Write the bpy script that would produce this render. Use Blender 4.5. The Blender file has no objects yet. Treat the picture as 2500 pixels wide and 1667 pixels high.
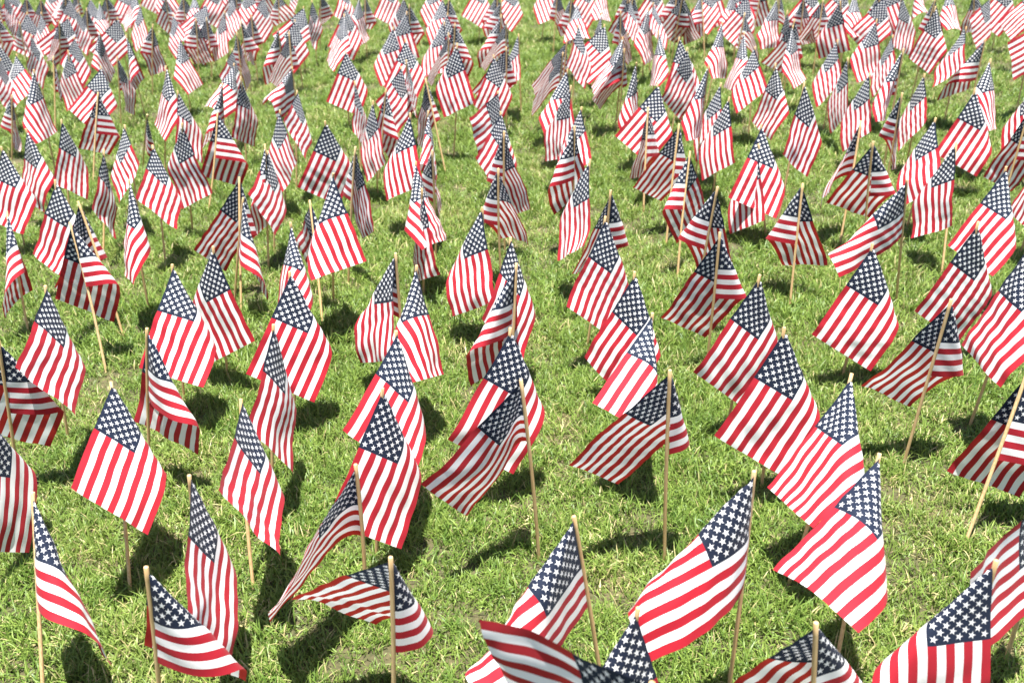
"""A lawn planted with hundreds of small stick flags, seen from standing height on a bright day."""
import bpy, math, random
import numpy as np
from mathutils import Vector, Matrix

scene = bpy.context.scene
col = scene.collection

# ---------------------------------------------------------------- camera
cam_d = bpy.data.cameras.new('camera')
cam = bpy.data.objects.new('camera', cam_d)
col.objects.link(cam)
scene.camera = cam
PITCH, ROLL, EYE = math.radians(27.0), math.radians(-3.0), 2.20
fwd = Vector((0, math.cos(PITCH), -math.sin(PITCH)))
up0 = Vector((0, math.sin(PITCH), math.cos(PITCH)))
rt = Vector((1, 0, 0)) * math.cos(ROLL) + up0 * math.sin(ROLL)
up = up0 * math.cos(ROLL) - Vector((1, 0, 0)) * math.sin(ROLL)
m = Matrix((rt, up, -fwd)).transposed().to_4x4()
m.translation = Vector((0, 0, EYE))
cam.matrix_world = m
cam_d.sensor_width = 36.0
cam_d.lens = 34.99
cam_d.clip_start = 0.05
cam_d.clip_end = 2000
cam_d.dof.use_dof = True
cam_d.dof.focus_distance = 3.6
cam_d.dof.aperture_fstop = 3.6

# ---------------------------------------------------------------- sky and sun
SUN_FROM = Vector((0.02, -0.08, 1.0)).normalized()        # towards the sun: almost overhead
elev = math.asin(SUN_FROM.z)
azim = math.atan2(SUN_FROM.x, SUN_FROM.y)
world = bpy.data.worlds.new('World')
scene.world = world
world.use_nodes = True
wn = world.node_tree
bg = wn.nodes['Background']
sky = wn.nodes.new('ShaderNodeTexSky')
sky.sky_type = 'NISHITA'
sky.sun_disc = False
sky.sun_elevation = elev
sky.sun_rotation = azim
wn.links.new(sky.outputs['Color'], bg.inputs['Color'])
bg.inputs['Strength'].default_value = 0.055
sun_d = bpy.data.lights.new('sun', 'SUN')
sun_d.energy = 5.0
sun_d.angle = math.radians(0.55)
sun_d.color = (1.0, 0.965, 0.90)
sun = bpy.data.objects.new('sun', sun_d)
sun.rotation_euler = SUN_FROM.to_track_quat('Z', 'Y').to_euler()
sun.location = (0, 0, 30)
col.objects.link(sun)

vs = scene.view_settings
vs.view_transform = 'Standard'
vs.look = 'None'
vs.exposure = 1.7
vs.gamma = 1.0
vs.use_curve_mapping = False
scene.cycles.max_bounces = 8
scene.cycles.transparent_max_bounces = 8
scene.cycles.use_denoising = True


# ---------------------------------------------------------------- node helpers
def new_mat(name):
    mt = bpy.data.materials.new(name)
    mt.use_nodes = True
    nt = mt.node_tree
    nt.nodes.clear()
    out = nt.nodes.new('ShaderNodeOutputMaterial')
    return mt, nt, out


class N:
    """tiny wrapper: math on sockets"""
    def __init__(self, nt):
        self.nt = nt

    def _set(self, node, i, v):
        if isinstance(v, (int, float)):
            node.inputs[i].default_value = v
        else:
            self.nt.links.new(v, node.inputs[i])

    def m(self, op, a, b=0.0, c=0.0):
        n = self.nt.nodes.new('ShaderNodeMath')
        n.operation = op
        self._set(n, 0, a); self._set(n, 1, b)
        if len(n.inputs) > 2:
            self._set(n, 2, c)
        return n.outputs[0]

    def mix(self, f, a, b):
        n = self.nt.nodes.new('ShaderNodeMix')
        n.data_type = 'RGBA'
        self._set(n, 0, f)
        for i, v in ((6, a), (7, b)):
            if isinstance(v, tuple):
                n.inputs[i].default_value = (*v, 1.0)
            else:
                self.nt.links.new(v, n.inputs[i])
        return n.outputs[2]

    def noise(self, vec, scale, detail=3.0, rough=0.55):
        n = self.nt.nodes.new('ShaderNodeTexNoise')
        n.inputs['Scale'].default_value = scale
        n.inputs['Detail'].default_value = detail
        n.inputs['Roughness'].default_value = rough
        if vec is not None:
            self.nt.links.new(vec, n.inputs['Vector'])
        return n.outputs['Fac']

    def ramp(self, f, lo, hi):
        n = self.nt.nodes.new('ShaderNodeMapRange')
        n.inputs['From Min'].default_value = lo
        n.inputs['From Max'].default_value = hi
        n.clamp = True
        self.nt.links.new(f, n.inputs['Value'])
        return n.outputs[0]


HOIST, FLY = 0.295, 0.4425


# ---------------------------------------------------------------- materials
def cloth_material():
    """printed cotton flag: thirteen stripes, blue canton, fifty five-pointed stars, all from the UVs"""
    mt, nt, out = new_mat('printed_flag_cloth')
    q = N(nt)
    uv = nt.nodes.new('ShaderNodeUVMap'); uv.uv_map = 'print'
    sep = nt.nodes.new('ShaderNodeSeparateXYZ')
    nt.links.new(uv.outputs[0], sep.inputs[0])
    u, v = sep.outputs[0], sep.outputs[1]
    row = q.m('FLOOR', q.m('MULTIPLY', v, 12.9999))
    red = q.m('SUBTRACT', 1.0, q.m('MODULO', row, 2.0))
    canton = q.m('MULTIPLY', q.m('LESS_THAN', u, 0.44), q.m('GREATER_THAN', v, 6 / 13))
    sx = q.m('MULTIPLY', u, 12 / 0.44)                                   # twelve half-columns over the canton
    sy = q.m('MULTIPLY', q.m('SUBTRACT', v, 6 / 13), 130 / 7)       # ten half-rows

    def star(off, lo, hix, hiy):
        kx = q.m('ADD', q.m('MULTIPLY', q.m('ROUND', q.m('MULTIPLY', q.m('SUBTRACT', sx, off), 0.5)), 2.0), off)
        ky = q.m('ADD', q.m('MULTIPLY', q.m('ROUND', q.m('MULTIPLY', q.m('SUBTRACT', sy, off), 0.5)), 2.0), off)
        kx = q.m('MINIMUM', q.m('MAXIMUM', kx, lo), hix)
        ky = q.m('MINIMUM', q.m('MAXIMUM', ky, lo), hiy)
        dx = q.m('MULTIPLY', q.m('SUBTRACT', sx, kx), FLY * 0.44 / 12)
        dy = q.m('MULTIPLY', q.m('SUBTRACT', sy, ky), HOIST * 7 / 13 / 10)
        a = q.m('ABSOLUTE', q.m('ARCTAN2', dx, dy))
        t = q.m('PINGPONG', a, math.pi / 5)
        r = q.m('SQRT', q.m('ADD', q.m('MULTIPLY', dx, dx), q.m('MULTIPLY', dy, dy)))
        R = 0.0104
        f = q.m('SUBTRACT', 0.2245 * R, q.m('ADD', q.m('MULTIPLY', q.m('MULTIPLY', r, q.m('SINE', t)), 0.691),
                                             q.m('MULTIPLY', q.m('MULTIPLY', r, q.m('COSINE', t)), 0.2245)))
        return q.m('GREATER_THAN', f, 0.0)
    stars = q.m('MULTIPLY', q.m('MAXIMUM', star(1.0, 1.0, 11.0, 9.0), star(2.0, 2.0, 10.0, 8.0)), canton)
    tc = nt.nodes.new('ShaderNodeTexCoord')
    fade = q.noise(tc.outputs['Object'], 9.0, 3.0)
    oi = nt.nodes.new('ShaderNodeObjectInfo')
    rnd = oi.outputs['Random']
    REDA, REDB = (0.37, 0.008, 0.022), (0.47, 0.022, 0.040)
    WHT = (0.84, 0.84, 0.85)
    BLU, BLB = (0.007, 0.012, 0.030), (0.016, 0.026, 0.055)
    redc = q.mix(q.m('ADD', q.m('MULTIPLY', rnd, 0.7), q.m('MULTIPLY', fade, 0.3)), REDA, REDB)
    bluc = q.mix(q.m('ADD', q.m('MULTIPLY', rnd, 0.6), q.m('MULTIPLY', fade, 0.4)), BLU, BLB)
    c = q.mix(red, WHT, redc)
    c = q.mix(canton, c, bluc)
    c = q.mix(stars, c, WHT)
    # light shining through: white stays white, dyed red turns orange-brown, blue nearly closes
    t = q.mix(red, (0.72, 0.73, 0.76), (0.30, 0.026, 0.014))
    t = q.mix(canton, t, (0.012, 0.018, 0.035))
    t = q.mix(stars, t, (0.55, 0.57, 0.62))
    # weave
    mp = nt.nodes.new('ShaderNodeMapping'); mp.inputs['Scale'].default_value = (450, 300, 1)
    nt.links.new(uv.outputs[0], mp.inputs[0])
    wv = nt.nodes.new('ShaderNodeTexChecker'); wv.inputs['Scale'].default_value = 1.0
    nt.links.new(mp.outputs[0], wv.inputs['Vector'])
    fine = q.noise(mp.outputs[0], 0.9, 2.0)
    bump = nt.nodes.new('ShaderNodeBump'); bump.inputs['Strength'].default_value = 0.18
    bump.inputs['Distance'].default_value = 0.0006
    crease = q.noise(tc.outputs['Object'], 26.0, 4.0, 0.6)
    vo = nt.nodes.new('ShaderNodeTexVoronoi'); vo.feature = 'DISTANCE_TO_EDGE'; vo.inputs['Scale'].default_value = 11.0
    nt.links.new(tc.outputs['Object'], vo.inputs['Vector'])
    pack = q.ramp(vo.outputs['Distance'], 0.0, 0.03)                # faint lines where the cloth was folded in its packet
    hh = q.m('ADD', q.m('ADD', q.m('MULTIPLY', fine, 0.6), q.m('MULTIPLY', crease, 2.6)), q.m('MULTIPLY', pack, 0.9))
    nt.links.new(hh, bump.inputs['Height'])
    d = nt.nodes.new('ShaderNodeBsdfPrincipled')
    nt.links.new(c, d.inputs['Base Color'])
    d.inputs['Roughness'].default_value = 0.78
    d.inputs['Specular IOR Level'].default_value = 0.25
    d.inputs['Sheen Weight'].default_value = 0.055
    nt.links.new(bump.outputs[0], d.inputs['Normal'])
    tr = nt.nodes.new('ShaderNodeBsdfTranslucent')
    nt.links.new(t, tr.inputs['Color'])
    nt.links.new(bump.outputs[0], tr.inputs['Normal'])
    mx = nt.nodes.new('ShaderNodeMixShader'); mx.inputs[0].default_value = 0.36
    nt.links.new(d.outputs[0], mx.inputs[1]); nt.links.new(tr.outputs[0], mx.inputs[2])
    nt.links.new(mx.outputs[0], out.inputs['Surface'])
    return mt


def wood_material():
    mt, nt, out = new_mat('birch_dowel')
    q = N(nt)
    tc = nt.nodes.new('ShaderNodeTexCoord')
    mp = nt.nodes.new('ShaderNodeMapping'); mp.inputs['Scale'].default_value = (260, 260, 9)
    nt.links.new(tc.outputs['Object'], mp.inputs[0])
    g = q.noise(mp.outputs[0], 1.0, 4.0, 0.6)
    oi = nt.nodes.new('ShaderNodeObjectInfo')
    base = q.mix(oi.outputs['Random'], (0.56, 0.38, 0.18), (0.64, 0.45, 0.24))
    c = q.mix(q.ramp(g, 0.42, 0.72), base, (0.42, 0.25, 0.10))
    d = nt.nodes.new('ShaderNodeBsdfPrincipled')
    nt.links.new(c, d.inputs['Base Color'])
    d.inputs['Roughness'].default_value = 0.6
    b = nt.nodes.new('ShaderNodeBump'); b.inputs['Strength'].default_value = 0.25; b.inputs['Distance'].default_value = 0.001
    nt.links.new(g, b.inputs['Height']); nt.links.new(b.outputs[0], d.inputs['Normal'])
    nt.links.new(d.outputs[0], out.inputs['Surface'])
    return mt


def blade_material():
    mt, nt, out = new_mat('grass_blade')
    q = N(nt)
    geo = nt.nodes.new('ShaderNodeNewGeometry')
    at = nt.nodes.new('ShaderNodeAttribute'); at.attribute_name = 'tone'
    ln = nt.nodes.new('ShaderNodeAttribute'); ln.attribute_name = 'along'
    tone = at.outputs['Fac']; along = ln.outputs['Fac']
    patch = q.noise(geo.outputs['Position'], 1.1, 4.0, 0.6)
    fine = q.noise(geo.outputs['Position'], 9.0, 2.0)
    oi = nt.nodes.new('ShaderNodeObjectInfo')
    g = q.mix(tone, (0.036, 0.100, 0.009), (0.245, 0.335, 0.066))
    g = q.mix(q.m('MULTIPLY', oi.outputs['Random'], 0.35), g, (0.26, 0.345, 0.078))
    g = q.mix(q.m('MULTIPLY', q.ramp(patch, 0.5, 0.72), 0.55), g, (0.28, 0.335, 0.085))
    # dead straw blades and pale stem bases
    dead = q.m('GREATER_THAN', q.m('ADD', tone, q.m('MULTIPLY', q.m('SUBTRACT', patch, 0.5), 0.45)), 0.915)
    g = q.mix(dead, g, (0.50, 0.42, 0.21))
    g = q.mix(q.m('MULTIPLY', q.m('SUBTRACT', 1.0, q.ramp(along, 0.0, 0.35)), 0.45), g, (0.24, 0.29, 0.075))
    g = q.mix(q.m('MULTIPLY', q.ramp(fine, 0.4, 0.75), 0.5), g, (0.055, 0.125, 0.018))
    d = nt.nodes.new('ShaderNodeBsdfPrincipled')
    nt.links.new(g, d.inputs['Base Color'])
    d.inputs['Roughness'].default_value = 0.46
    d.inputs['Specular IOR Level'].default_value = 0.35
    tr = nt.nodes.new('ShaderNodeBsdfTranslucent')
    tg = q.mix(0.4, g, (0.24, 0.34, 0.06))
    nt.links.new(tg, tr.inputs['Color'])
    mx = nt.nodes.new('ShaderNodeMixShader'); mx.inputs[0].default_value = 0.24
    nt.links.new(d.outputs[0], mx.inputs[1]); nt.links.new(tr.outputs[0], mx.inputs[2])
    nt.links.new(mx.outputs[0], out.inputs['Surface'])
    return mt


def soil_material():
    mt, nt, out = new_mat('lawn_soil')
    q = N(nt)
    geo = nt.nodes.new('ShaderNodeNewGeometry')
    a = q.noise(geo.outputs['Position'], 2.2, 5.0, 0.65)
    b = q.noise(geo.outputs['Position'], 60.0, 4.0, 0.7)
    c = q.mix(q.ramp(a, 0.5, 0.74), (0.035, 0.040, 0.012), (0.15, 0.115, 0.055))
    c = q.mix(q.m('MULTIPLY', q.ramp(b, 0.35, 0.7), 0.6), c, (0.13, 0.10, 0.05))
    d = nt.nodes.new('ShaderNodeBsdfPrincipled')
    nt.links.new(c, d.inputs['Base Color']); d.inputs['Roughness'].default_value = 0.95
    bp = nt.nodes.new('ShaderNodeBump'); bp.inputs['Strength'].default_value = 0.7; bp.inputs['Distance'].default_value = 0.01
    nt.links.new(b, bp.inputs['Height']); nt.links.new(bp.outputs[0], d.inputs['Normal'])
    nt.links.new(d.outputs[0], out.inputs['Surface'])
    return mt


CLOTH, WOOD, BLADE, SOIL = cloth_material(), wood_material(), blade_material(), soil_material()


def mesh_obj(name, verts, faces, mat, smooth=False):
    me = bpy.data.meshes.new(name)
    me.from_pydata([tuple(p) for p in verts], [], faces)
    me.materials.append(mat)
    if smooth:
        me.polygons.foreach_set('use_smooth', [True] * len(me.polygons))
    ob = bpy.data.objects.new(name, me)
    col.objects.link(ob)
    return ob


# ---------------------------------------------------------------- ground
S = 400.0
ground = mesh_obj('ground', [(-S, -S, 0), (S, -S, 0), (S, S, 0), (-S, S, 0)], [(0, 1, 2, 3)], SOIL)
ground['kind'] = 'structure'


# ---------------------------------------------------------------- grass: tufts of real blades scattered over the lawn
def tuft(rng, n, spread, hmin, hmax, wid, lay):
    V, Fc, tone, along = [], [], [], []
    for _ in range(n):
        bx, by = rng.normal(0, spread, 2)
        h = rng.uniform(hmin, hmax)
        az = rng.uniform(0, 2 * math.pi)
        d = np.array([math.cos(az), math.sin(az)])
        sidev = np.array([-d[1], d[0]])
        w = wid * rng.uniform(0.6, 1.3)
        lean = abs(rng.normal(0.35, lay))
        curl = rng.uniform(0.2, 1.5)
        tw = rng.normal(0, 0.5)
        b = len(V); tn = rng.random()
        pos = np.array([bx, by, -0.004]); ang = lean
        segs = 3
        for k in range(segs + 1):
            f = k / segs
            ww = w * (1 - f ** 2.2) * 0.5 + 0.0002
            sv = np.array([sidev[0] * math.cos(tw * f) , sidev[1] * math.cos(tw * f), math.sin(tw * f)])
            V += [pos - sv * ww, pos + sv * ww]
            tone += [tn, tn]; along += [f, f]
            if k < segs:
                ang = min(lean + curl * f * 1.25, 1.9)
                step = h / segs
                pos = pos + np.array([d[0] * math.sin(ang), d[1] * math.sin(ang), math.cos(ang)]) * step
                pos[2] = max(pos[2], 0.004)
        for k in range(segs):
            Fc.append((b + 2 * k, b + 2 * k + 1, b + 2 * k + 3, b + 2 * k + 2))
    me = bpy.data.meshes.new('grass_tuft')
    me.from_pydata([tuple(p) for p in V], [], Fc)
    me.polygons.foreach_set('use_smooth', [True] * len(me.polygons))
    for nm, arr in (('tone', tone), ('along', along)):
        at = me.attributes.new(nm, 'FLOAT', 'POINT'); at.data.foreach_set('value', np.array(arr, 'f'))
    me.materials.append(BLADE)
    return bpy.data.objects.new('grass_tuft', me)


rng = np.random.default_rng(5)
tufts = bpy.data.collections.new('grass_tufts')
for i in range(12):
    tufts.objects.link(tuft(rng, 26, 0.027, 0.020, 0.060, 0.0036, 0.45))
for i in range(4):
    tufts.objects.link(tuft(rng, 18, 0.022, 0.03, 0.080, 0.0042, 0.35))      # longer, lusher clumps
for i in range(3):
    tufts.objects.link(tuft(rng, 16, 0.026, 0.015, 0.038, 0.0065, 0.6))     # short broad leaves


def smooth_noise(x, y, seed, scale):
    r = np.random.default_rng(seed); g = r.random((64, 64))
    fx, fy = x * scale, y * scale
    ix, iy = np.floor(fx).astype(int), np.floor(fy).astype(int)
    tx, ty = fx - ix, fy - iy
    tx, ty = tx * tx * (3 - 2 * tx), ty * ty * (3 - 2 * ty)
    at = lambda a, b: g[a % 64, b % 64]
    return (at(ix, iy) * (1 - tx) + at(ix + 1, iy) * tx) * (1 - ty) + (at(ix, iy + 1) * (1 - tx) + at(ix + 1, iy + 1) * tx) * ty


def scatter(y0, y1, dens, s0, s1, seed):
    r = np.random.default_rng(seed)
    xm = 0.62 * y1 + 1.6
    n = int(dens * 2 * xm * (y1 - y0))
    x = r.uniform(-xm, xm, n); y = r.uniform(y0, y1, n)
    keep = np.abs(x) < 0.62 * y + 1.6
    th = smooth_noise(x, y, 3, 1.7) * 0.35 + smooth_noise(x, y, 4, 5.0) * 0.25 + smooth_noise(x, y, 8, 13.0) * 0.4
    keep &= r.random(n) < np.clip((th - 0.20) * 3.6, 0.22, 1.0)
    x, y, th = x[keep], y[keep], th[keep]
    s = r.uniform(s0, s1, len(x)) * (0.55 + 0.9 * th)
    return x, y, s, r.uniform(0, 2 * math.pi, len(x)), r.normal(0, 0.12, (len(x), 2))


parts = [scatter(0.9, 4.2, 1150, 0.75, 1.2, 1), scatter(4.2, 7.5, 700, 0.9, 1.45, 2),
         scatter(7.5, 13, 330, 1.1, 1.8, 6), scatter(13, 26, 120, 1.5, 2.4, 7)]
gx = np.concatenate([p[0] for p in parts]); gy = np.concatenate([p[1] for p in parts])
gs = np.concatenate([p[2] for p in parts]); gr = np.concatenate([p[3] for p in parts]); gt = np.concatenate([p[4] for p in parts])
gm = bpy.data.meshes.new('grass')
gm.vertices.add(len(gx))
gm.vertices.foreach_set('co', np.stack([gx, gy, np.zeros_like(gx)], 1).ravel().astype('f'))
a1 = gm.attributes.new('size', 'FLOAT', 'POINT'); a1.data.foreach_set('value', gs.astype('f'))
a2 = gm.attributes.new('turn', 'FLOAT_VECTOR', 'POINT')
a2.data.foreach_set('vector', np.stack([gt[:, 0], gt[:, 1], gr], 1).ravel().astype('f'))
grass = bpy.data.objects.new('grass', gm)
col.objects.link(grass)
grass['kind'] = 'stuff'; grass['label'] = 'bright green mown lawn grass around the flag sticks'; grass['category'] = 'grass'
ng = bpy.data.node_groups.new('scatter_tufts', 'GeometryNodeTree')
ng.interface.new_socket('Geometry', in_out='INPUT', socket_type='NodeSocketGeometry')
ng.interface.new_socket('Geometry', in_out='OUTPUT', socket_type='NodeSocketGeometry')
gi = ng.nodes.new('NodeGroupInput'); go = ng.nodes.new('NodeGroupOutput')
iop = ng.nodes.new('GeometryNodeInstanceOnPoints')
ci = ng.nodes.new('GeometryNodeCollectionInfo')
ci.inputs['Collection'].default_value = tufts
ci.inputs['Separate Children'].default_value = True
ci.inputs['Reset Children'].default_value = True
iop.inputs['Pick Instance'].default_value = True
na = ng.nodes.new('GeometryNodeInputNamedAttribute'); na.data_type = 'FLOAT'; na.inputs['Name'].default_value = 'size'
nb = ng.nodes.new('GeometryNodeInputNamedAttribute'); nb.data_type = 'FLOAT_VECTOR'; nb.inputs['Name'].default_value = 'turn'
ng.links.new(gi.outputs[0], iop.inputs['Points'])
ng.links.new(ci.outputs[0], iop.inputs['Instance'])
ng.links.new(nb.outputs[0], iop.inputs['Rotation'])
ng.links.new(na.outputs[0], iop.inputs['Scale'])
ng.links.new(iop.outputs[0], go.inputs[0])
md = grass.modifiers.new('scatter', 'NODES'); md.node_group = ng

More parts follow.
